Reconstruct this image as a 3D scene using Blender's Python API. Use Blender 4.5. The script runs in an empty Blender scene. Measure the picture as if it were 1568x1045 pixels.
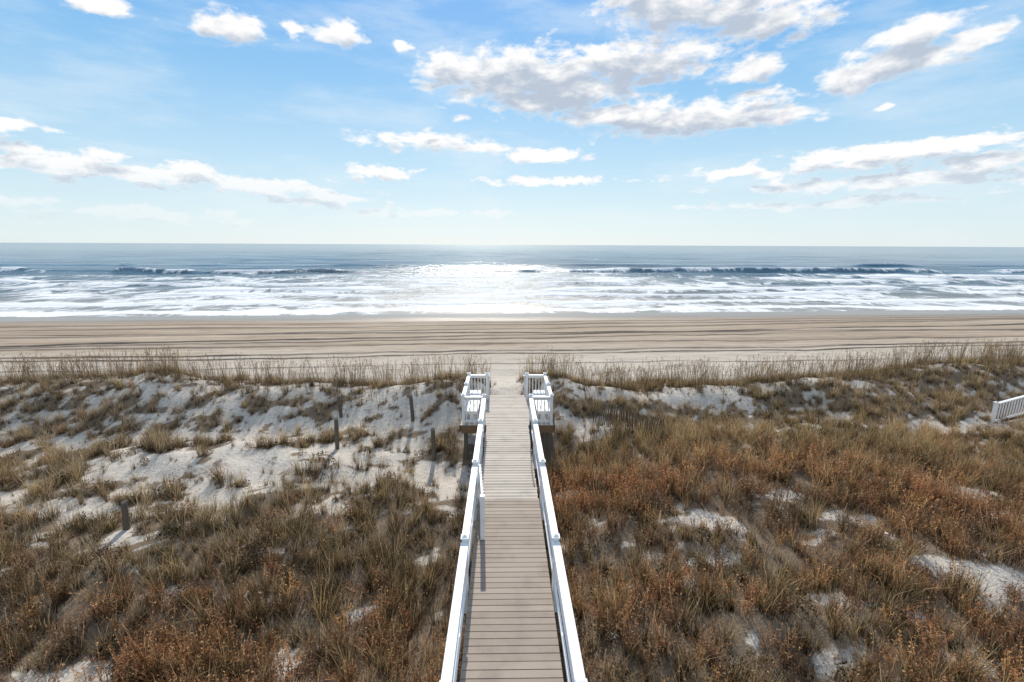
import bpy, bmesh, math, random
import numpy as np
from mathutils import Vector, Matrix
random.seed(7); rng=np.random.default_rng(11)
scene=bpy.context.scene
R=math.radians
SUN_EL, SUN_AZ = 36.0, -3.0
DECK=4.2

# ------------------------------------------------------------------ noise
def _h(ix,iy,seed):
    n=(ix.astype(np.int64)*374761393+iy.astype(np.int64)*668265263+seed*974634777)&0xffffffff
    n=((n^(n>>13))*1274126177)&0xffffffff
    n=n^(n>>16)
    return (n&0xffffff)/float(0xffffff)
def vnoise(x,y,seed=0):
    x=np.asarray(x,float); y=np.asarray(y,float)
    ix=np.floor(x); iy=np.floor(y); fx=x-ix; fy=y-iy
    fx=fx*fx*(3-2*fx); fy=fy*fy*(3-2*fy)
    a=_h(ix,iy,seed); b=_h(ix+1,iy,seed); c=_h(ix,iy+1,seed); d=_h(ix+1,iy+1,seed)
    return (a*(1-fx)+b*fx)*(1-fy)+(c*(1-fx)+d*fx)*fy
def fbm(x,y,o=4,seed=0):
    s=0;a=.5;t=0
    for i in range(o):
        s=s+a*vnoise(np.asarray(x)*2**i+i*17.3,np.asarray(y)*2**i-i*9.1,seed+i); t+=a; a*=.5
    return s/t
def sst(a,b,x):
    t=np.clip((x-a)/(b-a),0,1); return t*t*(3-2*t)

# ------------------------------------------------------------------ terrain functions
def crest_s(x): return 21.6+1.6*(fbm(x*.09,x*0+3.1,2,5)-.5)*2
def height(x,y):
    s=y-0.06*x
    z=np.interp(s,[-60,12,18,24,29.5,34,72,110,220,400],[3.0,3.0,2.95,3.05,1.95,1.75,0,-1.6,-4,-6])
    inland=1-sst(24,27,s)
    z=z+inland*((fbm(x*.16,y*.2,4,1)-.5)*1.5+(fbm(x*.8,y*.8,3,2)-.5)*.38)
    amp=.75+.8*fbm(x*.13,x*0+9,2,21)
    c=crest_s(x); d=s-c
    prof=np.where(d<0,np.exp(-(d/2.1)**2),np.exp(-(d/2.6)**2))
    path=np.exp(-(x/1.4)**2)
    z=z+amp*prof*(1-.75*path)
    z=z+sst(23,26,s)*(1-sst(40,60,s))*(fbm(x*.3,y*.5,4,4)-.5)*.22
    z=z+sst(26,30,s)*(1-sst(60,75,s))*(fbm(x*.05,y*.2,3,6)-.5)*.25
    under=np.exp(-(x/2.2)**4)*(1-sst(19,22,y))
    z=z*(1-under)+np.minimum(z,3.35)*under
    return z
# bare-sand patches in the dune field: x, y, rx, ry, strength
PATCH=[(5.6,11.1,1.0,.7,.9),(8.1,12.2,.9,.4,.8),(9.1,10.5,1.0,.45,.9),(7.5,10.1,.6,.35,.8),(10.8,8.7,1.3,.4,1.),(11.6,8.1,.5,.6,.8),
 (8.4,7.5,.5,.7,.8),(6.9,8.0,.6,.25,.8),(10.1,18.1,1.6,.6,.8),(3.3,17.8,1.4,.8,.9),(2.0,13.5,.6,.6,.7),(13.5,10.5,1.2,.25,.6),(14.5,12.8,1.2,.3,.7),
 (-13.2,14.3,2.6,.5,.9),(-11,15.3,1.8,.4,.7),(-11.7,17.2,1.8,.5,.7),(-8.6,14.2,1.3,.8,.7),(-8.7,12.5,.9,.6,.8),(-9.8,10.5,.6,.5,.9),(-5.3,12.1,.9,.4,.8),
 (-5.6,15.3,2.4,1.2,.5),(-2.5,14.8,1.1,1.5,.7),(-9.2,17.9,2,.7,.5),(-12.8,12.0,1.3,.35,.8),(-2.0,8.9,.35,.3,.9),(-8.2,7.0,.8,.3,.7),(-16,13,1.6,.3,.7),
 (-18,17,3,.5,.5),(-4,18.2,2.2,.8,.5),(-8,20.3,3,.6,.4),(-15,20,3,.6,.4),(5,20.8,2.5,.7,.6),(9,21.2,2.5,.8,.6),(15,21.6,2.5,.7,.6),(15,18.6,2.5,.6,.5),(20.5,18.6,2.5,.7,.8),(-6.9,9.9,.6,.25,.6),(-13.5,8.5,.7,.3,.5)]
def veg(x,y):
    s=y-0.06*x
    left=1-sst(-1,1,x)
    b=.95+0*x
    b=b-left*.32*sst(10.5,13.5,s)-(1-left)*.14*sst(15.0,18,s)
    b=b-.13*sst(18.2,20,s)*(1-.4*left)
    wx=x+(fbm(x*.9,y*.9,3,31)-.5)*1.8; wy=y+(fbm(x*.9,y*.9,3,37)-.5)*1.3
    for (px,py,rx,ry,st) in PATCH:
        b=b-st*np.exp(-(((wx-px)/rx)**2+((wy-py)/ry)**2))
    rid=np.exp(-((fbm(x*.28+4,y*.55,3,47)-.5)/.022)**2)
    b=b-.42*rid*(1-sst(17,19,s))*sst(.42,.6,fbm(x*.12,y*.12,2,49))
    n=fbm(x*2.0,y*2.7,4,41)
    v=sst(.32,.66,b+(n-.5)*1.7)
    v=v*(1-sst(24.2,25.8,s+(fbm(x*.5,y*.5,3,43)-.5)*2.4))
    path=np.exp(-(x/.9)**4)*sst(17.5,18.6,y)
    return v*(1-path)

# ------------------------------------------------------------------ node helpers
class NT:
    def __init__(s,tree): s.t=tree
    def new(s,ty,**k):
        n=s.t.nodes.new(ty)
        for a,b in k.items(): setattr(n,a,b)
        return n
    def put(s,sock,v):
        if isinstance(v,bpy.types.NodeSocket): s.t.links.new(v,sock)
        elif v is not None:
            try: sock.default_value=v
            except Exception:
                sock.default_value=(v[0],v[1],v[2],1) if hasattr(v,'__len__') else (v,v,v,1)
    def m(s,op,a,b=None,c=None,clamp=False):
        n=s.new('ShaderNodeMath',operation=op,use_clamp=clamp)
        s.put(n.inputs[0],a); s.put(n.inputs[1],b); s.put(n.inputs[2],c); return n.outputs[0]
    def v(s,op,a,b=None,c=None):
        n=s.new('ShaderNodeVectorMath',operation=op)
        s.put(n.inputs[0],a); s.put(n.inputs[1],b); s.put(n.inputs[2],c)
        return n.outputs['Value'] if op in('LENGTH','DOT_PRODUCT') else n.outputs[0]
    def ss(s,x,a,b,lo=0.,hi=1.):
        n=s.new('ShaderNodeMapRange',interpolation_type='SMOOTHSTEP')
        s.put(n.inputs['Value'],x)
        for k,q in (('From Min',a),('From Max',b),('To Min',lo),('To Max',hi)): s.put(n.inputs[k],q)
        return n.outputs['Result']
    def mix(s,f,a,b,bt='MIX'):
        n=s.new('ShaderNodeMix',data_type='RGBA',blend_type=bt)
        s.put(n.inputs[0],f); s.put(n.inputs[6],a if isinstance(a,bpy.types.NodeSocket) else (*a,1)); s.put(n.inputs[7],b if isinstance(b,bpy.types.NodeSocket) else (*b,1)); return n.outputs[2]
    def noise(s,vec,scale=1.,detail=4.,rough=.5,dist=0.,dim='3D'):
        n=s.new('ShaderNodeTexNoise',noise_dimensions=dim)
        s.put(n.inputs['Vector'],vec); s.put(n.inputs['Scale'],scale); s.put(n.inputs['Detail'],detail); s.put(n.inputs['Roughness'],rough); s.put(n.inputs['Distortion'],dist)
        return n.outputs['Fac']
    def sep(s,v):
        n=s.new('ShaderNodeSeparateXYZ'); s.put(n.inputs[0],v); return n.outputs
    def comb(s,x,y,z=0.):
        n=s.new('ShaderNodeCombineXYZ'); s.put(n.inputs[0],x); s.put(n.inputs[1],y); s.put(n.inputs[2],z); return n.outputs[0]
def newmat(name):
    m=bpy.data.materials.new(name); m.use_nodes=True
    nt=NT(m.node_tree); b=m.node_tree.nodes['Principled BSDF']; return m,nt,b

# ------------------------------------------------------------------ world: sky with clouds
w=bpy.data.worlds.new("World"); scene.world=w; w.use_nodes=True
nt=NT(w.node_tree); bg=w.node_tree.nodes['Background']; wout=next(n for n in w.node_tree.nodes if n.type=='OUTPUT_WORLD')
sky=nt.new('ShaderNodeTexSky',sky_type='NISHITA',sun_disc=False,sun_elevation=R(SUN_EL),sun_rotation=R(SUN_AZ%360),altitude=0,air_density=1.0,dust_density=.6,ozone_density=1.5)
d=nt.new('ShaderNodeTexCoord').outputs['Generated']
dn=nt.v('NORMALIZE',d); X,Y,Z=nt.sep(dn)
DEG=180/math.pi
az=nt.m('MULTIPLY',nt.m('ARCTAN2',X,Y),DEG); el=nt.m('MULTIPLY',nt.m('ARCSINE',Z),DEG)
P=nt.comb(az,el,0.)
# clouds as azimuth, elevation, half sizes (degrees), faintness
C=[(3.0,18.0,12.5,3.2,0),(14,18.9,12,2.6,0),(6.5,16.3,10,2.1,0),(-5.5,18.7,5,2.3,0),(19.5,13.5,12.5,1.9,0),(12.5,14.2,7,1.4,0),(27,12.9,7,1.2,.05),
 (18.5,23.4,7.5,2.1,.05),(27.9,21.0,6,1.9,.1),(14,25,5,1.6,.05),(24,22.9,6,2.1,.05),
 (38.2,16.1,5.0,1.8,0),(39.8,17.8,3.6,1.4,.05),(35.3,15.2,3.6,1.1,.1),(43,16.6,2.4,1.0,.2),
 (-27.9,20.0,3.2,1.5,0),(-17.7,20.9,2.7,1.5,0),(-38.2,19.4,3.6,1.0,.0),(-22.2,20.6,1.6,.8,.3),
 (-10,11.5,8.5,1.0,.1),(-3,10.9,5,.6,.25),(4.8,10.2,6.5,.85,.15),(-13.8,8.1,3.8,.9,.15),
 (37.9,8.2,9,1.3,.0),(46,7.2,7,1.1,.1),(41,5.9,14,.8,.15),(27,7.5,10,.7,.25),
 (-42.3,6.8,7,1.4,.1),(-35,6.4,8,1.2,.15),(-26,5.9,9,.9,.2),(-20,4.8,7,.8,.25),
 (6.5,7.4,8,.6,.2),(44.8,8.9,5,.5,.3),(37.6,12.2,1.3,.4,.3),(-5.4,14.2,1.4,.4,.4),(-11.3,20.4,1.2,.7,.3),(26.7,17.2,3,1.3,.05),
 (-45,9.4,3,.5,.4),(-47,3.4,5,.6,.3),(-38,2.6,10,.9,.35),(28,15.2,3,.6,.3),(33,4.2,12,.6,.3),(-8,3.6,12,.6,.35)]
rmp=nt.new('ShaderNodeValToRGB'); nt.put(rmp.inputs[0],nt.m('DIVIDE',el,90.,clamp=True))
cr=rmp.color_ramp; cr.elements[0].position=0; cr.elements[0].color=(.80,.91,.95,1)
cr.elements[1].position=1; cr.elements[1].color=(.30,.45,.66,1)
for p,c in ((.035,(.72,.88,.95)),(.10,(.52,.77,.95)),(.19,(.28,.59,.93)),(.28,(.14,.44,.90)),(.45,(.24,.42,.70))):
    e=cr.elements.new(p); e.color=(*c,1)
grad=nt.v('MULTIPLY',rmp.outputs[0],(10.,10.,10.))
base=nt.mix(.87,sky.outputs[0],grad)
def chain(Pw,L,k=.3):
    cur=None
    for (a,e,ha,he,wk) in L:
        l=nt.v('LENGTH',nt.v('MULTIPLY_ADD',Pw,(1/ha,1/he,0.),(-a/ha,-e/he,wk)))
        cur=l if cur is None else nt.m('SMOOTH_MIN',cur,l,k)
    return cur
def sector(lo,hi):
    L=[c for c in C if c[0]+1.9*c[2]+3>lo and c[0]-1.9*c[2]-3<hi]
    wn=nt.new('ShaderNodeTexNoise',noise_dimensions='2D'); nt.put(wn.inputs['Vector'],nt.v('MULTIPLY',P,(.26,.45,1.))); wn.inputs['Scale'].default_value=1.; wn.inputs['Detail'].default_value=3.
    wv=nt.v('MULTIPLY',nt.v('SUBTRACT',wn.outputs['Color'],(.5,.5,.5)),(4.,1.4,0.))
    Pw=nt.v('ADD',P,wv)
    amp=nt.ss(el,6.,13.,3.2,1.9)
    n=nt.noise(nt.v('MULTIPLY',P,(.32,.74,1.)),1.,8.,.62,.15,'2D')
    d1=nt.m('ADD',nt.m('SUBTRACT',1.05,chain(Pw,L)),nt.m('MULTIPLY',nt.m('SUBTRACT',n,.5),amp))
    off=(-.2,1.35,0.)
    n2=nt.noise(nt.v('MULTIPLY',nt.v('ADD',P,off),(.32,.74,1.)),1.,6.,.58,.15,'2D')
    d2=nt.m('ADD',nt.m('SUBTRACT',1.05,chain(nt.v('ADD',Pw,off),L)),nt.m('MULTIPLY',nt.m('SUBTRACT',n2,.5),amp))
    alpha=nt.ss(d1,-.05,.55)
    alpha=nt.m('MULTIPLY',alpha,nt.ss(el,.5,8.,.25,1.))
    alpha=nt.m('MULTIPLY',alpha,nt.ss(el,36.,28.))
    alpha=nt.m('MULTIPLY',alpha,nt.ss(nt.m('ABSOLUTE',az),60.,54.))
    shade=nt.m('MULTIPLY',nt.ss(d2,-.15,.9),nt.ss(d1,.0,.5,.4,1.))
    ccol=nt.mix(shade,(10.4,10.3,10.2),(5.1,5.85,6.95))
    ccol=nt.mix(nt.ss(el,1.,12.,.45,0.),ccol,(8.4,9.0,9.4))
    haze=nt.m('MULTIPLY',nt.ss(nt.noise(nt.v('MULTIPLY',P,(.06,.25,1.)),1.,5.,.6,0.,'2D'),.42,.75),.35)
    haze=nt.m('MULTIPLY',haze,nt.m('MULTIPLY',nt.ss(el,36.,28.),nt.ss(nt.m('ABSOLUTE',az),60.,54.)))
    b2=nt.mix(haze,base,(8.6,9.4,9.9))
    g=nt.new('ShaderNodeBackground'); nt.put(g.inputs[0],nt.mix(alpha,b2,ccol)); g.inputs[1].default_value=.1
    return g.outputs[0]
gen=nt.noise(dn,2.6,4.,.58)
gmask=nt.m('MAXIMUM',nt.ss(nt.m('ABSOLUTE',az),60.,70.),nt.ss(el,36.,44.))
gd=nt.m('MULTIPLY',nt.m('MULTIPLY',nt.m('SUBTRACT',gen,.47),4.),gmask)
nt.put(bg.inputs[0],nt.mix(nt.ss(gd,.0,.5,0.,.9),base,(9.,9.2,9.5))); bg.inputs[1].default_value=.1
def pick(f,a,b_):
    mx=nt.new('ShaderNodeMixShader'); nt.put(mx.inputs[0],f); nt.put(mx.inputs[1],a); nt.put(mx.inputs[2],b_); return mx.outputs[0]
E=[-60,-32,-14,10,31,60]
cur=sector(E[0],E[1])
for i in range(1,5): cur=pick(nt.m('GREATER_THAN',az,float(E[i])),cur,sector(E[i],E[i+1]))
inside=nt.m('MULTIPLY',nt.m('LESS_THAN',nt.m('ABSOLUTE',az),60.),nt.m('MULTIPLY',nt.m('LESS_THAN',el,36.),nt.m('GREATER_THAN',el,0.)))
nt.put(wout.inputs[0],pick(inside,bg.outputs[0],cur))

# ------------------------------------------------------------------ sun
sv=Vector((math.sin(R(SUN_AZ))*math.cos(R(SUN_EL)),math.cos(R(SUN_AZ))*math.cos(R(SUN_EL)),math.sin(R(SUN_EL))))
sl=bpy.data.lights.new('sun','SUN'); sl.energy=4.5; sl.angle=R(.55); sl.color=(1,.93,.83)
so=bpy.data.objects.new('sun',sl); scene.collection.objects.link(so); so.rotation_euler=(-sv).to_track_quat('-Z','Y').to_euler(); so.location=(0,0,60)

# ------------------------------------------------------------------ mesh helpers
def mkobj(name,V,F,mats,parent=None,smooth=False):
    me=bpy.data.meshes.new(name); me.from_pydata(V,[],F); me.update()
    o=bpy.data.objects.new(name,me); scene.collection.objects.link(o)
    for m in (mats if isinstance(mats,list) else [mats]): me.materials.append(m)
    if smooth: me.shade_smooth()
    if parent: o.parent=parent
    return o
def empty(name):
    e=bpy.data.objects.new(name,None); scene.collection.objects.link(e); return e
def grid(name,xs,ys,zf,mats,matf=None):
    XX,YY=np.meshgrid(xs,ys); ZZ=zf(XX,YY)
    V=np.stack([XX.ravel(),YY.ravel(),ZZ.ravel()],1); nx=len(xs); ny=len(ys)
    i=np.arange(nx*ny).reshape(ny,nx)
    F=np.stack([i[:-1,:-1].ravel(),i[:-1,1:].ravel(),i[1:,1:].ravel(),i[1:,:-1].ravel()],1)
    me=bpy.data.meshes.new(name); me.vertices.add(len(V)); me.vertices.foreach_set('co',V.ravel())
    me.loops.add(F.size); me.loops.foreach_set('vertex_index',F.ravel().astype(np.int32))
    me.polygons.add(len(F)); me.polygons.foreach_set('loop_start',np.arange(0,F.size,4,dtype=np.int32))
    me.update(calc_edges=True); me.validate(); me.shade_smooth()
    for m in mats: me.materials.append(m)
    if matf is not None:
        mi=matf(V[F][:,:,0],V[F][:,:,1]).astype(np.int32); me.polygons.foreach_set('material_index',mi)
    o=bpy.data.objects.new(name,me); scene.collection.objects.link(o)
    return o,XX.ravel(),YY.ravel()
def attr(me,name,vals):
    a=me.attributes.new(name,'FLOAT','POINT'); a.data.foreach_set('value',np.asarray(vals,np.float32))
def grow(start,step,end,f=1.25):
    o=[];p=start
    while p<end: step*=f; p+=step; o.append(p)
    return o
class Boxes:
    def __init__(s): s.V=[];s.F=[]
    def beam(s,p0,p1,wd,ht):
        p0=Vector(p0);p1=Vector(p1);d=(p1-p0).normalized()
        if abs(d.z)>.95: side=Vector((1,0,0)); up=Vector((0,1,0))
        else:
            side=d.cross(Vector((0,0,1))).normalized(); up=side.cross(d).normalized()
        n=len(s.V)
        for p in(p0,p1):
            for a,b in((-1,-1),(1,-1),(1,1),(-1,1)): s.V.append(tuple(p+side*a*wd/2+up*b*ht/2))
        s.F+= [(n,n+1,n+2,n+3),(n+7,n+6,n+5,n+4),(n,n+4,n+5,n+1),(n+1,n+5,n+6,n+2),(n+2,n+6,n+7,n+3),(n+3,n+7,n+4,n)]
    def box(s,x0,x1,y0,y1,z0,z1): s.beam(((x0+x1)/2,y0,(z0+z1)/2),((x0+x1)/2,y1,(z0+z1)/2),x1-x0,z1-z0)
    def post(s,x,y,z0,z1,w=.1,cap=True):
        s.beam((x,y,z0),(x,y,z1),w,w)
        if cap:
            s.beam((x,y,z1),(x,y,z1+.03),w+.05,w+.05)
            n=len(s.V);h=(w+.02)/2
            s.V+= [(x-h,y-h,z1+.031),(x+h,y-h,z1+.031),(x+h,y+h,z1+.031),(x-h,y+h,z1+.031),(x,y,z1+.075)]
            s.F+= [(n,n+1,n+4),(n+1,n+2,n+4),(n+2,n+3,n+4),(n+3,n,n+4)]
    def make(s,name,mat,parent=None,bev=.004):
        o=mkobj(name,s.V,s.F,mat,parent)
        bm=bmesh.new(); bm.from_mesh(o.data); bmesh.ops.recalc_face_normals(bm,faces=bm.faces); bm.to_mesh(o.data); bm.free()
        if bev:
            m=o.modifiers.new('bev','BEVEL'); m.width=bev; m.segments=1; m.limit_method='ANGLE'
        return o

# ------------------------------------------------------------------ ground materials
def dune_nodes(nt,pos):
    va=nt.new('ShaderNodeAttribute',attribute_name='veg').outputs['Fac']
    fine=nt.noise(pos,9.,4.,.65); med=nt.noise(pos,1.3,4.,.6)
    dsand=nt.mix(med,(.47,.415,.35),(.62,.565,.49))
    dsand=nt.mix(nt.ss(fine,.53,.69,0.,.55),dsand,(.20,.155,.11))
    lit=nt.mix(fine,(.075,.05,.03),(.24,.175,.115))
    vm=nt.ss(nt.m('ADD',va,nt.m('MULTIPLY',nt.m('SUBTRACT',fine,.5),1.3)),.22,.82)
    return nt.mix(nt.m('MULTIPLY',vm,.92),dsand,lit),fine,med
dm,nt,b=newmat('dune_sand')
pos=nt.new('ShaderNodeNewGeometry').outputs['Position']
c,fine,med=dune_nodes(nt,pos); nt.put(b.inputs['Base Color'],c); b.inputs['Roughness'].default_value=.95; b.inputs['Specular IOR Level'].default_value=.2
bp=nt.new('ShaderNodeBump'); bp.inputs['Strength'].default_value=.8; bp.inputs['Distance'].default_value=.14
nt.put(bp.inputs['Height'],nt.m('ADD',med,nt.m('MULTIPLY',fine,.35))); nt.put(b.inputs['Normal'],bp.outputs[0])

gm,nt,b=newmat('beach_sand')
pos=nt.new('ShaderNodeNewGeometry').outputs['Position']; X,Y,Z=nt.sep(pos)
S=nt.m('SUBTRACT',Y,nt.m('MULTIPLY',X,.055))
dune,fine,med=dune_nodes(nt,pos)
st=nt.comb(nt.m('MULTIPLY',X,.035),nt.m('MULTIPLY',S,.55),0.)
bn=nt.noise(st,1.,6.,.62); bn2=nt.noise(nt.comb(nt.m('MULTIPLY',X,.25),nt.m('MULTIPLY',S,1.1),0.),1.,7.,.7)
beach=nt.mix(nt.ss(bn,.3,.7),(.31,.235,.165),(.46,.375,.285))
beach=nt.mix(nt.ss(S,46.,30.),beach,(.53,.47,.395))
beach=nt.mix(nt.ss(bn2,.46,.70,0.,.6),beach,(.20,.15,.105))
wob=nt.m('MULTIPLY',nt.m('SUBTRACT',nt.noise(nt.comb(nt.m('MULTIPLY',X,.06),3.,0.),1.,3.,.5),.5),2.4)
mod=nt.noise(nt.comb(nt.m('MULTIPLY',X,.5),nt.m('MULTIPLY',Y,.5),0.),1.,5.,.7)
mod2=nt.noise(nt.comb(nt.m('MULTIPLY',X,.045),nt.m('MULTIPLY',Y,.3),0.),1.,3.,.5)
tot=None
for (a,sl_,wd,stg) in((39.2,.078,.34,1.),(37.6,.078,.24,.95),(48.4,.135,.42,1.),(50.4,.03,.36,.9),(46.2,.11,.3,.75),(53.5,.13,.4,.7),(43.2,.07,.35,.65),(57.5,.09,.5,.65),(60.5,.075,.5,.6),(33.5,.06,.16,.6),(65,.06,.5,.35)):
    dl=nt.m('ABSOLUTE',nt.m('ADD',nt.m('SUBTRACT',Y,nt.m('MULTIPLY_ADD',X,sl_,a)),wob))
    g=nt.m('MULTIPLY',nt.ss(dl,wd*1.9,wd*.5),stg)
    tot=g if tot is None else nt.m('MAXIMUM',tot,g)
tot=nt.m('MULTIPLY',tot,nt.m('MULTIPLY',nt.ss(mod,.2,.48,.2,1.),nt.ss(mod2,.3,.5,.35,1.)))
beach=nt.mix(tot,beach,(.045,.038,.032))
wet=nt.ss(nt.m('ADD',S,nt.m('MULTIPLY',nt.m('SUBTRACT',bn,.5),12.)),59.,67.)
beach=nt.mix(wet,beach,(.22,.175,.135))
bmask=nt.ss(S,25.4,29.)
nt.put(b.inputs['Base Color'],nt.mix(bmask,dune,beach))
nt.put(b.inputs['Roughness'],nt.m('SUBTRACT',.95,nt.m('MULTIPLY',nt.m('MULTIPLY',wet,bmask),.70)))
b.inputs['Specular IOR Level'].default_value=.2
bp=nt.new('ShaderNodeBump'); bp.inputs['Strength'].default_value=.8; bp.inputs['Distance'].default_value=.14
nt.put(bp.inputs['Height'],nt.m('ADD',nt.m('MULTIPLY',nt.m('ADD',med,nt.m('MULTIPLY',fine,.35)),nt.ss(wet,0.,1.,1.,.05)),nt.m('MULTIPLY',bn2,nt.m('MULTIPLY',bmask,nt.ss(wet,0.,1.,1.,.03)))))
nt.put(b.inputs['Normal'],bp.outputs[0])

xd=np.arange(-40,40.01,.2); xs=np.concatenate([-np.array(grow(40,.3,25000))[::-1],xd,grow(40,.3,25000)])
yd=np.concatenate([np.arange(-3,31,.2),np.arange(31,120,.8)]); ys=np.concatenate([(-3-np.array(grow(0,.3,3000)))[::-1],yd,grow(120,1,30000)])
ground,gx,gy=grid('ground',xs,ys,height,[dm,gm],lambda fx,fy:(fy-.055*fx).max(axis=1)>25.3)
attr(ground.data,'veg',veg(gx,gy))

# ------------------------------------------------------------------ sea
sm,nt,b=newmat('sea_water')
pos=nt.new('ShaderNodeNewGeometry').outputs['Position']; X,Y,Z=nt.sep(pos)
S=nt.m('SUBTRACT',Y,nt.m('MULTIPLY',X,.052))
crest=nt.new('ShaderNodeAttribute',attribute_name='crest').outputs['Fac']
f1=nt.noise(nt.comb(nt.m('MULTIPLY',X,.16),nt.m('MULTIPLY',S,.11),0.),1.,8.,.76,1.0)
f2=nt.noise(nt.comb(nt.m('MULTIPLY',X,.035),nt.m('MULTIPLY',S,.045),5.),1.,4.,.55)
zone=nt.m('MULTIPLY',nt.ss(S,69.,74.,.75,1.),nt.ss(S,135.,210.,1.,.0))
fo=nt.m('ADD',nt.m('MULTIPLY',nt.m('SUBTRACT',f1,.5),3.0),nt.m('MULTIPLY',nt.m('SUBTRACT',f2,.5),1.8))
fo=nt.m('ADD',fo,nt.m('MULTIPLY',zone,.62))
fo=nt.m('ADD',fo,nt.m('MULTIPLY',crest,.8))
fo=nt.m('SUBTRACT',fo,.49)
foam=nt.ss(fo,.0,.42)
sw=nt.noise(nt.comb(nt.m('MULTIPLY',X,.012),nt.m('MULTIPLY',S,.07),2.),1.,6.,.65)
deep=nt.mix(nt.ss(sw,.35,.65),(.035,.08,.12),(.12,.20,.25))
shal=nt.mix(nt.ss(S,74.,120.),(.27,.255,.225),(.12,.165,.185))
wc=nt.mix(nt.ss(S,120.,190.),shal,deep)
nt.put(b.inputs['Base Color'],nt.mix(foam,wc,(.80,.81,.81)))
rw=nt.ss(S,100.,240.,.32,.17)
nt.put(b.inputs['Roughness'],nt.mix(foam,nt.comb(rw,rw,rw),(.8,.8,.8)))
b.inputs['IOR'].default_value=1.33
nt.put(b.inputs['Specular IOR Level'],nt.m('MULTIPLY',nt.ss(S,110.,300.,.32,.36),nt.ss(foam,0.,1.,1.,.3)))
w1=nt.noise(nt.comb(nt.m('MULTIPLY',X,.12),nt.m('MULTIPLY',S,.42),0.),1.,7.,.62)
w2=nt.noise(nt.comb(nt.m('MULTIPLY',X,.9),nt.m('MULTIPLY',S,1.6),0.),1.,4.,.6)
bp=nt.new('ShaderNodeBump'); bp.inputs['Strength'].default_value=1.; bp.inputs['Distance'].default_value=1.
hh=nt.m('ADD',nt.m('MULTIPLY',w1,1.1),nt.m('MULTIPLY',w2,.2))
nt.put(bp.inputs['Height'],nt.m('MULTIPLY',nt.m('MULTIPLY',hh,nt.ss(S,71.,90.,.05,1.)),nt.ss(S,110.,300.,1.,.2)))
nt.put(b.inputs['Normal'],bp.outputs[0])
def bands(x,y):
    s=y-.052*x+(fbm(x*.018,y*.02,3,51)-.5)*16+(fbm(x*.07,y*.05,3,55)-.5)*7
    out=0*x; hz=0*x
    for i,(c,wf,wb,a,cut) in enumerate(((73.5,.9,2.0,.05,.1),(83,1.1,3.0,.25,.36),(95,1.4,4,.5,.42),(106,1.5,6,.6,.44),(128,1.6,5,.7,.42),(147,1.8,8,.8,.46),(182,2.2,7,1.6,.46),(235,2.5,9,1.4,.58))):
        m=sst(cut,cut+.14,fbm(x*.025+i*7.7,y*.012+i*3,3,60+i))
        d=s-c
        g=np.where(d<0,np.exp(-(d/wf)**2),np.exp(-(d/wb)**2))
        out=np.maximum(out,g*m*(1-.05*i)); hz=hz+a*g*(.3+.7*m)
    return out,hz
def seaz(x,y):
    s=y-.052*x
    c,h=bands(x,y)
    h=h*sst(66,80,s)
    r=np.hypot(x,y)
    fade=1-sst(500,1500,r)
    sw=.34*np.sin((s+(fbm(x*.01,y*.02,3,71)-.5)*26)*2*np.pi/26)*sst(90,150,s)
    sw=sw+.8*(fbm(x*.02,s*.11,4,75)-.5)*sst(80,130,s)
    return .03+h+sw*fade
xs=np.concatenate([-np.array(grow(180,1.5,40000,1.12))[::-1],np.arange(-180,180.1,1.2),grow(180,1.5,40000,1.12)])
ysS=np.concatenate([[-3000,-1000,-300,-100,0,30],np.arange(50,200,.55),grow(200,.6,45000,1.02)])
sea,sx,sy=grid('sea',xs,ysS,lambda x,y:x*0,[sm])
sy2=sy+.052*np.clip(sx,-3000,3000)
z=seaz(sx,sy2); z=np.where(sy<64,-.3,z)
co=np.stack([sx,sy2,z],1); sea.data.vertices.foreach_set('co',co.ravel()); sea.data.update()
attr(sea.data,'crest',bands(sx,sy2)[0])

# ------------------------------------------------------------------ wood / paint materials
def wood(name,c1,c2,rough=.7,axis=0):
    m,nt,b=newmat(name)
    g=nt.new('ShaderNodeNewGeometry'); X,Y,Z=nt.sep(g.outputs['Position'])
    sc=(1.5,40,40) if axis==0 else ((40,1.5,40) if axis==1 else (40,40,1.5))
    gr=nt.noise(nt.v('MULTIPLY',g.outputs['Position'],sc),1.,5.,.6)
    c=nt.mix(nt.m('ADD',nt.m('MULTIPLY',gr,.5),nt.m('MULTIPLY',g.outputs['Random Per Island'],.5)),c1,c2)
    st=nt.noise(g.outputs['Position'],1.7,5.,.6)
    c=nt.mix(nt.ss(st,.45,.75,0.,.35),c,tuple(q*.55 for q in c1))
    nt.put(b.inputs['Base Color'],c); b.inputs['Roughness'].default_value=rough; b.inputs['Specular IOR Level'].default_value=.2
    bp=nt.new('ShaderNodeBump'); bp.inputs['Strength'].default_value=.4; bp.inputs['Distance'].default_value=.004
    nt.put(bp.inputs['Height'],gr); nt.put(b.inputs['Normal'],bp.outputs[0]); return m
m_near=wood('composite_decking',(.25,.20,.16),(.43,.355,.29))
m_far=wood('weathered_decking',(.38,.33,.28),(.60,.54,.47))
m_grey=wood('weathered_timber',(.085,.068,.05),(.19,.155,.12),.85,2)
m_brown=wood('treated_timber',(.16,.09,.05),(.26,.16,.09),.8,0)
m_white,nt,b=newmat('white_paint')
g=nt.new('ShaderNodeNewGeometry').outputs['Position']
n=nt.noise(g,3.,6.,.65)
nt.put(b.inputs['Base Color'],nt.mix(nt.ss(n,.5,.8,0.,.5),(.82,.81,.79),(.60,.58,.54))); b.inputs['Roughness'].default_value=.5
m_black,nt,b=newmat('black_rubber'); b.inputs['Base Color'].default_value=(.02,.02,.022,1); b.inputs['Roughness'].default_value=.5

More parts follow.
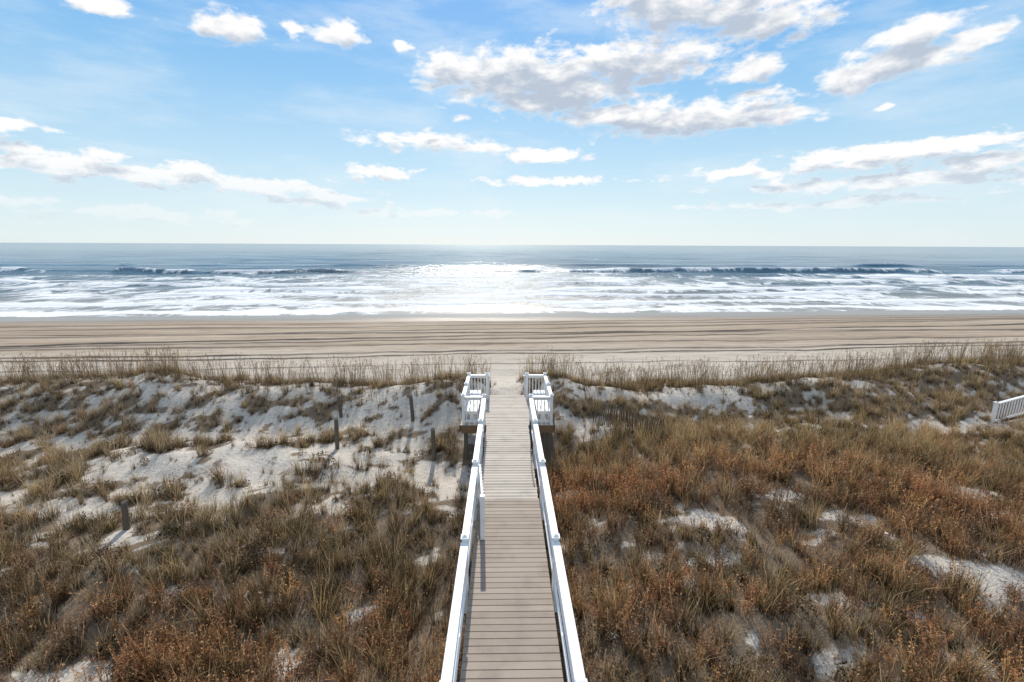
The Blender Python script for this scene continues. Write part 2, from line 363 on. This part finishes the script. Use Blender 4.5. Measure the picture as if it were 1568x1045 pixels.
# ------------------------------------------------------------------ boardwalk
bw=empty('wooden_boardwalk')
B=Boxes(); y=2.0
while y<10.75: B.box(-.79,.79,y,y+.134,DECK-.028,DECK+random.uniform(-.0015,.0015)); y+=.1445
B.make('composite_boards',m_near,bw,.003)
B=Boxes(); y=10.78
while y<19.15:
    jx=random.uniform(-.012,.012)
    wide=1.72 if 15.75<y<18.75 else .77
    B.box(-wide+jx,wide+jx,y,y+.132,DECK-.036,DECK-.004+random.uniform(-.004,.004)); y+=.156
B.make('weathered_boards',m_far,bw,.003)
B=Boxes()
for x in(-.7,0,.7): B.box(x-.02,x+.02,2,19.1,DECK-.23,DECK-.04)
for x0,x1 in((-1.7,-.82),(.82,1.7)):
    B.box(x0,x1,15.70,15.738,DECK-.30,DECK-.006); B.box(x0,x1,18.86,18.90,DECK-.26,DECK-.04)
for sx_ in(-1,1): B.box(sx_*1.745-.02,sx_*1.745+.02,15.74,18.86,DECK-.26,DECK-.006)
B.make('joists',m_brown,bw)
B=Boxes()
for yy in(4.6,7.6,10.65,13.4,15.85,18.75):
    for x in(-.6,.6): B.beam((x,yy+.12,1.5),(x,yy+.12,DECK-.24),.14,.14)
for x in(-1.55,1.55):
    for yy in(15.9,18.6): B.beam((x,yy,1.5),(x,yy,DECK-.04),.14,.14)
B.make('piles',m_grey,bw)
B=Boxes()
def rail(B,a,b_,z,bal=True,capw=.14,h=1.05):
    a=Vector((a[0],a[1],z));b_=Vector((b_[0],b_[1],z)); d=(b_-a).normalized()
    a2=a+d*.053; b2=b_-d*.053; up=Vector((0,0,1))
    B.beam(a2+up*h,b2+up*h,capw,.038)
    B.beam(a2+up*(h-.068),b2+up*(h-.068),.04,.09)
    B.beam(a2+up*.12,b2+up*.12,.04,.09)
    L=(b2-a2).length
    if bal:
        n=max(2,int(L/.13))
        for i in range(n):
            p=a2+d*(L*(i+.5)/n); B.beam(p+up*.165,p+up*(h-.114),.036,.036)
    else: B.beam(a2+up*.56,b2+up*.56,.04,.14)
PY=[1.7,4.65,7.6,10.65,13.4,15.85]
for sx_ in(-1,1):
    x=.855*sx_
    for yy in PY: B.post(x,yy,DECK-.5,DECK+1.12)
    for i in range(5): rail(B,(x,PY[i]),(x,PY[i+1]),DECK,False,.145)
    xo=1.62*sx_
    B.post(xo,15.85,DECK-.3,DECK+1.12); B.post(xo,18.7,DECK-.3,DECK+1.12); B.post(x,18.7,DECK-.3,DECK+1.12); B.post(xo,17.27,DECK-.3,DECK+1.12)
    rail(B,(x,15.85),(xo,15.85),DECK) if sx_>0 else rail(B,(xo,15.85),(x,15.85),DECK)
    rail(B,(xo,15.85),(xo,17.27),DECK); rail(B,(xo,17.27),(xo,18.7),DECK); rail(B,(min(x,xo),18.7),(max(x,xo),18.7),DECK)
    B.post(x,20.5,2.7,DECK+.5)
    B.beam((x,18.76,DECK+1.02),(x,20.45,DECK+.42),.12,.04); B.beam((x,18.76,DECK+.5),(x,20.45,DECK-.1),.04,.1)
B.make('white_railings',m_white,bw,.005)
B=Boxes()
for sx_ in(-1,1):
    xc=1.34*sx_
    for k in(-.17,0,.17): B.box(xc+k-.075,xc+k+.075,16.0,18.5,DECK+.42,DECK+.455)
    for yy in(16.1,17.25,18.4): B.box(xc-.22,xc+.22,yy-.04,yy+.04,DECK+.3,DECK+.417); B.beam((xc,yy,DECK),(xc,yy,DECK+.3),.09,.09)
B.make('landing_benches',m_white,bw)
B=Boxes()
for i in range(4): B.box(-.74,.74,19.17+i*.3,19.17+i*.3+.27,DECK-.2-i*.18,DECK-.165-i*.18)
B.make('steps',m_far,bw)

gate=empty('white_gate'); B=Boxes()
g0=Vector((-.60,9.1,DECK)); g1=Vector((-.735,10.6,DECK)); up=Vector((0,0,1)); d=(g1-g0).normalized()
B.beam(g0+up*.04,g0+up*1.1,.1,.1); B.beam(g1+up*.06,g1+up*1.06,.07,.045)
a=g0+d*.055; c=g1-d*.05
for h,t in((1.0,.1),(.55,.09),(.14,.1)): B.beam(a+up*h,c+up*h,.04,t)
for i in range(9):
    p=a.lerp(c,(i+.5)/9)+Vector((.03,0,0)); B.beam(p+up*.09,p+up*1.03,.016,.075)
B.make('gate_frame',m_white,gate,.003)

def tube(name,pts,r,mat,parent=None):
    cu=bpy.data.curves.new(name,'CURVE'); cu.dimensions='3D'; cu.bevel_depth=r; cu.bevel_resolution=3
    sp=cu.splines.new('NURBS'); sp.points.add(len(pts)-1); sp.use_endpoint_u=True; sp.order_u=3
    for i,p in enumerate(pts): sp.points[i].co=(*p,1)
    cu.materials.append(mat); o=bpy.data.objects.new(name,cu); scene.collection.objects.link(o)
    if parent:o.parent=parent
    return o
hose=empty('garden_hose'); pts=[]
for i in range(70):
    a=i/70*2*math.pi*4; pts.append((.745-.012*(i%7)/7,13.9+.26*math.sin(a)+.04*math.sin(i),DECK+.62+.3*math.cos(a)))
pts+= [(.72,13.2,DECK+.05),(.70,12.6,DECK+.02),(.69,12.0,DECK+.02),(.71,11.4,DECK+.02)]
tube('hose_coil',pts,.016,m_black,hose)

# ------------------------------------------------------------------ fence posts, sand fence, neighbour
def gz(x,y): return float(height(np.array([x]),np.array([y]))[0])
POSTS=((-6.4,16,1.2,.05),(-4.0,18.3,1.1,-.04),(-2.75,15.8,1.25,0),(-10.1,10.9,.8,.1),(-7.2,18.8,.95,-.05))
def wpost(x,y,h,lean):
    V=[];F=[];n=9;z0=gz(x,y)-.2
    for k in range(5):
        t=k/4; r=.08*(1-.12*t)
        for i in range(n):
            a=i/n*2*math.pi; rr=r*(1+.1*math.sin(3*a+k)); V.append((x+lean*t*h+rr*math.cos(a),y+rr*math.sin(a),z0+t*(h+.2)+(.03*math.sin(a) if k==4 else 0)))
    for k in range(4):
        for i in range(n): F.append((k*n+i,k*n+(i+1)%n,(k+1)*n+(i+1)%n,(k+1)*n+i))
    F.append(tuple(range(4*n,5*n)))
    mkobj('fence_post',V,F,m_grey)
for q in POSTS: wpost(*q)
B=Boxes(); a=Vector((3.7,18.3)); c=Vector((6.1,16.6)); n=34
for i in range(n):
    t=i/(n-1); p=a.lerp(c,t)+Vector((0,.15*math.sin(t*7))); z=gz(p.x,p.y); h=.95+random.uniform(-.08,.06); ln=random.uniform(-.05,.05)+.08*math.sin(t*9)
    if random.random()<.08: continue
    B.beam((p.x,p.y,z-.1),(p.x+ln,p.y-.1+random.uniform(-.04,.04),z+h),.04,.014)
for hz in(.3,.65):
    for i in range(10):
        p=a.lerp(c,i/10)+Vector((0,.15*math.sin(i/10*7)-.02)); q=a.lerp(c,(i+1)/10)+Vector((0,.15*math.sin((i+1)/10*7)-.02))
        B.beam((p.x,p.y,gz(p.x,p.y)+hz),(q.x,q.y,gz(q.x,q.y)+hz),.008,.008)
B.make('sand_fence',m_grey,None,0)
nb=empty('neighbour_boardwalk'); B=Boxes(); D=Boxes()
z0=gz(22.5,18.4)-.1; NX=21.9; NY=17.6
for off in(0,1.4):
    pp=[Vector((NX,NY+off,z0)),Vector((NX+2.1,NY+.1+off,z0+.55)),Vector((NX+4.7,NY+.2+off,z0+.75)),Vector((NX+8.5,NY+.3+off,z0+.75)),Vector((NX+14.5,NY+.5+off,z0+.75))]
    for p in pp: B.post(p.x,p.y,p.z-1,p.z+1.05)
    for p,q in zip(pp[:-1],pp[1:]):
        d=(q-p).normalized(); p2=p+d*.06;q2=q-d*.06
        B.beam(p2+up*1.0,q2+up*1.0,.13,.04); B.beam(p2+up*.15,q2+up*.15,.04,.09)
        k=int((q-p).length/.14)
        for i in range(k):
            r_=p2.lerp(q2,(i+.5)/k); B.beam(r_+up*.2,r_+up*.97,.036,.036)
xx=NX+.1
while xx<NX+14.5:
    zz=np.interp(xx,[NX,NX+2.1,NX+4.7],[z0,z0+.55,z0+.75]); D.box(xx,xx+.135,NY+.08,NY+1.4,zz-.035,zz); xx+=.145
B.make('railing',m_white,nb,0); D.make('boards',m_far,nb,0)
pv=Boxes(); pv.post(9.35,9.9,gz(9.35,9.9)-.2,gz(9.35,9.9)+.3,.06,False); pv.beam((9.35,9.9,gz(9.35,9.9)+.305),(9.35,9.9,gz(9.35,9.9)+.33),.08,.08); pv.make('marker_stake',m_white)

# ------------------------------------------------------------------ vegetation
def vegmat(name,straw=(.50,.36,.20),trans=.35,strawamt=.28):
    m=bpy.data.materials.new(name); m.use_nodes=True; t=m.node_tree; nt=NT(t)
    for n in list(t.nodes):
        if n.type!='OUTPUT_MATERIAL': t.nodes.remove(n)
    out=t.nodes[0]
    ti=nt.new('ShaderNodeAttribute',attribute_type='INSTANCER',attribute_name='tint').outputs['Color']
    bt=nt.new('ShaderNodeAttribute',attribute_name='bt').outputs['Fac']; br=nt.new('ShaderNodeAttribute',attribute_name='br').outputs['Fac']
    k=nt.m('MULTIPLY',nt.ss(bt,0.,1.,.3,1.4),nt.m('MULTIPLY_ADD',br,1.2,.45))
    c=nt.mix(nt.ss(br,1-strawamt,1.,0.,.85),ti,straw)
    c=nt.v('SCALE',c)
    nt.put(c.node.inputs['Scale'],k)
    df=nt.new('ShaderNodeBsdfDiffuse'); tr=nt.new('ShaderNodeBsdfTranslucent'); mx=nt.new('ShaderNodeMixShader')
    nt.put(df.inputs[0],c); nt.put(tr.inputs[0],c); mx.inputs[0].default_value=trans
    t.links.new(df.outputs[0],mx.inputs[1]); t.links.new(tr.outputs[0],mx.inputs[2]); t.links.new(mx.outputs[0],out.inputs[0])
    return m
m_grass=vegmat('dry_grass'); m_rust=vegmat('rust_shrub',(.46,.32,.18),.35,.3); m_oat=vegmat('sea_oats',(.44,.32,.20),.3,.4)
class Tuft:
    def __init__(s): s.V=[];s.F=[];s.bt=[];s.br=[]
    def blade(s,x,y,a,H,lean,wd,seg=2,r=None,tipw=.15):
        r=random.random() if r is None else r; n=len(s.V); wa=a+random.uniform(.6,2.4)
        for k in range(seg+1):
            t=k/seg; o=lean*H*t*t; z=H*t*(1-.25*lean*t); ww=wd*(1-(1-tipw)*t)/2
            px=x+math.cos(a)*o; py=y+math.sin(a)*o
            s.V+= [(px-math.cos(wa)*ww,py-math.sin(wa)*ww,z),(px+math.cos(wa)*ww,py+math.sin(wa)*ww,z)]
            s.bt+=[t,t]; s.br+=[r,r]
        for k in range(seg): s.F.append((n+2*k,n+2*k+1,n+2*k+3,n+2*k+2))
        return px,py,z
    def leaf(s,p,sz,t,r,asp=.4):
        n=len(s.V); u=Vector((random.gauss(0,1),random.gauss(0,1),random.gauss(.5,.8))).normalized(); v=u.cross(Vector((random.gauss(0,1),random.gauss(0,1),random.gauss(0,1)))).normalized()
        p=Vector(p)
        for q in(p-v*sz*asp*.3,p+u*sz*.5-v*sz*asp,p+u*sz,p+u*sz*.5+v*sz*asp): s.V.append(tuple(q)); s.bt.append(t); s.br.append(r)
        s.F.append((n,n+1,n+2,n+3))
    def make(s,name,mat,col):
        me=bpy.data.meshes.new(name); me.from_pydata(s.V,[],s.F); me.update(); me.materials.append(mat)
        attr(me,'bt',s.bt); attr(me,'br',s.br)
        o=bpy.data.objects.new(name,me); col.objects.link(o)
def proto(kind,nvar,mat):
    col=bpy.data.collections.new(kind)
    for v in range(nvar):
        T=Tuft()
        if kind=='grass_tufts':
            for i in range(46):
                rr=abs(random.gauss(0,.08)); a=random.uniform(0,6.28); a2=a+random.gauss(0,.7)
                T.blade(rr*math.cos(a),rr*math.sin(a),a2,random.uniform(.22,.62),random.uniform(.1,.65),random.uniform(.006,.011))
        elif kind=='rust_shrubs':
            for i in range(20):
                rr=abs(random.gauss(0,.10)); a=random.uniform(0,6.28); a2=a+random.gauss(0,.5); H=random.uniform(.22,.60); ln=random.uniform(.03,.35); r=random.random()
                x,y=rr*math.cos(a),rr*math.sin(a)
                T.blade(x,y,a2,H,ln,.009,2,r)
                for k in range(9):
                    t=random.uniform(.35,1.02); o=ln*H*t*t
                    T.leaf((x+math.cos(a2)*o+random.gauss(0,.01),y+math.sin(a2)*o+random.gauss(0,.01),H*t*(1-.25*ln*t)),random.uniform(.018,.045),t,r*.8+random.uniform(0,.2),.25)
        elif kind=='low_shrubs':
            for i in range(120):
                a=random.uniform(0,6.28); rr=.2*math.sqrt(random.random()); z=.26*(1-(rr/.24)**2)*random.uniform(.3,1)
                T.leaf((rr*math.cos(a),rr*math.sin(a),z),random.uniform(.025,.055),z/.26,random.random()*.9,.35)
            for i in range(14):
                a=random.uniform(0,6.28); T.blade(0,0,a,random.uniform(.2,.38),random.uniform(.2,.6),.005)
        elif kind=='sea_oats':
            for i in range(20):
                rr=abs(random.gauss(0,.12)); a=random.uniform(0,6.28); T.blade(rr*math.cos(a),rr*math.sin(a),a+random.gauss(0,.8),random.uniform(.25,.6),random.uniform(.2,.8),.008)
            for i in range(5):
                rr=abs(random.gauss(0,.16)); a=random.uniform(0,6.28); H=random.uniform(.8,1.45); r=random.uniform(.1,.8)
                x,y,z=T.blade(rr*math.cos(a),rr*math.sin(a),a,H,random.uniform(.02,.14),.012,2,r,.6)
                for k in range(8): T.leaf((x+random.gauss(0,.008),y+random.gauss(0,.008),z-random.uniform(0,.2)),.04,.9,r,.3)
        T.make(f'{kind}_{v}',mat,col)
    return col
def scatter(name,col,nv,x,y,scl,tint):
    n=len(x); z=height(x,y)-.02
    tint=np.clip(tint*rng.uniform(.5,1.35,n)[:,None],0,.8)
    me=bpy.data.meshes.new(name); me.vertices.add(n); me.vertices.foreach_set('co',np.stack([x,y,z],1).ravel())
    attr(me,'scl',scl)
    a=me.attributes.new('rot','FLOAT_VECTOR','POINT'); a.data.foreach_set('vector',np.stack([rng.normal(0,.12,n),rng.normal(0,.12,n),rng.uniform(0,6.28,n)],1).astype(np.float32).ravel())
    a=me.attributes.new('idx','INT','POINT'); a.data.foreach_set('value',rng.integers(0,nv,n).astype(np.int32))
    a=me.attributes.new('tint','FLOAT_COLOR','POINT'); a.data.foreach_set('color',np.concatenate([tint,np.ones((n,1))],1).astype(np.float32).ravel())
    o=bpy.data.objects.new(name,me); scene.collection.objects.link(o)
    t=bpy.data.node_groups.new(name,'GeometryNodeTree')
    t.interface.new_socket('Geometry',in_out='INPUT',socket_type='NodeSocketGeometry'); t.interface.new_socket('Geometry',in_out='OUTPUT',socket_type='NodeSocketGeometry')
    N=t.nodes; gi=N.new('NodeGroupInput'); go=N.new('NodeGroupOutput'); ip=N.new('GeometryNodeInstanceOnPoints'); ci=N.new('GeometryNodeCollectionInfo')
    ci.inputs['Collection'].default_value=col; ci.inputs['Separate Children'].default_value=True; ci.inputs['Reset Children'].default_value=True
    def na(nm,ty):
        q=N.new('GeometryNodeInputNamedAttribute'); q.data_type=ty; q.inputs[0].default_value=nm
        return next(s for s in q.outputs if s.enabled and s.name=='Attribute')
    L=t.links.new
    L(gi.outputs[0],ip.inputs['Points']); L(ci.outputs[0],ip.inputs['Instance']); ip.inputs['Pick Instance'].default_value=True
    L(na('idx','INT'),ip.inputs['Instance Index']); L(na('rot','FLOAT_VECTOR'),ip.inputs['Rotation']); L(na('scl','FLOAT'),ip.inputs['Scale'])
    L(ip.outputs[0],go.inputs[0])
    m=o.modifiers.new('scatter','NODES'); m.node_group=t
    return o
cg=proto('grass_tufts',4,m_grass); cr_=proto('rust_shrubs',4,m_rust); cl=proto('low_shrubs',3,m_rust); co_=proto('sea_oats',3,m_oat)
NC=33000
x=rng.uniform(-37,37,NC); y=rng.uniform(1.5,26,NC); s=y-.06*x
v=veg(x,y); keep=(rng.random(NC)<np.clip(v*1.0+.15*(s<24)*(s>11),0,1))&~((np.abs(x)<.95)&(y<19.4))&~((np.abs(x)<1.9)&(y>15.4)&(y<19.4))&(s<25.6)
keep&=~((np.abs(x)<.6)&(y>18))
for q in POSTS: keep&=~((np.abs(x-q[0])<.3)&(y<q[1]+.3)&(y>q[1]-1.1))
keep&=(np.abs(x)<6+1.25*y)
x,y,s,v=x[keep],y[keep],s[keep],v[keep]
n1=fbm(x*.22,y*.3,3,81); n2=fbm(x*.6,y*.7,3,83); n3=rng.random(len(x))
left=1-sst(-2,2,x)
rust=np.clip((1-left)*(1-sst(11.5,16,s))*.8+left*(1-sst(8,11.5,s))*.78+(n1-.5)*1.4,0.03,1)
rust=rust*(1-.9*sst(16,18,s))
isr=n3<rust*.8; isl=(~isr)&(rng.random(len(x))<.14*(s<19)); isg=~(isr|isl)
pal=lambda c:np.array(c)[None,:]
def mixc(a,b,t): return pal(a)*(1-t[:,None])+pal(b)*t[:,None]
tn=np.clip((n2-.5)*2.6+.5+rng.normal(0,.25,len(x)),0,1)
tr_=mixc((.15,.09,.055),(.345,.168,.08),tn)
t2=mixc((.19,.135,.065),(.43,.30,.155),np.clip((n1-.5)*2.5+.5+rng.normal(0,.25,len(x)),0,1))
grey=mixc((.19,.15,.10),(.37,.30,.215),tn); gfac=(left*sst(9,12,s)*.5+.3*sst(17,19,s))[:,None]
t2=t2*(1-gfac)+grey*gfac
gold=(rng.random(len(x))<.08)[:,None]; t2=np.where(gold,np.array((.50,.355,.15))[None,:],t2); tr_=np.where(gold,np.array((.44,.245,.10))[None,:],tr_)
tl=mixc((.09,.08,.038),(.21,.12,.06),tn)
dk=(1-.2*left*(1-sst(10,13,s)))[:,None]
tr_=tr_*dk; t2=t2*dk
sc=rng.uniform(.62,1.45,len(x))*(.55+1.1*n2)*(.55+.45*v)
sc=np.minimum(sc,1.5)*(1-.25*sst(16,19,s))
scatter('rust_shrubs',cr_,4,x[isr],y[isr],sc[isr],tr_[isr])
scatter('dune_grass',cg,4,x[isg],y[isg],sc[isg],t2[isg])
scatter('low_shrubs',cl,3,x[isl],y[isl],sc[isl]*1.1,tl[isl])
n=8500
x=rng.uniform(-45,45,n); s=rng.uniform(18.5,26.3,n); y=s+.06*x
wt=np.exp(-((s-crest_s(x)-1.2)/1.7)**2)*(.2+1.0*fbm(x*.4,y*.4,3,91))
k=(rng.random(n)<wt)&(np.abs(x)>.9+.5*(y<21))
x,y=x[k],y[k]; tn=rng.random(len(x))
scatter('sea_oats',co_,3,x,y,rng.uniform(.65,1.15,len(x)),mixc((.17,.12,.065),(.32,.225,.13),tn))

# ------------------------------------------------------------------ camera
cd=bpy.data.cameras.new('camera'); cd.lens=16; cd.sensor_width=36; cd.clip_start=.1; cd.clip_end=80000
cam=bpy.data.objects.new('camera',cd); scene.collection.objects.link(cam)
M=Matrix.Translation((-.12,0,DECK+6.5))@Matrix.Rotation(R(-1.0),4,'Z')@Matrix.Rotation(R(90-11.95),4,'X')@Matrix.Rotation(R(.256),4,'Z')
cam.matrix_world=M; scene.camera=cam
scene.view_settings.view_transform='Standard'; scene.view_settings.look='None'; scene.view_settings.exposure=0
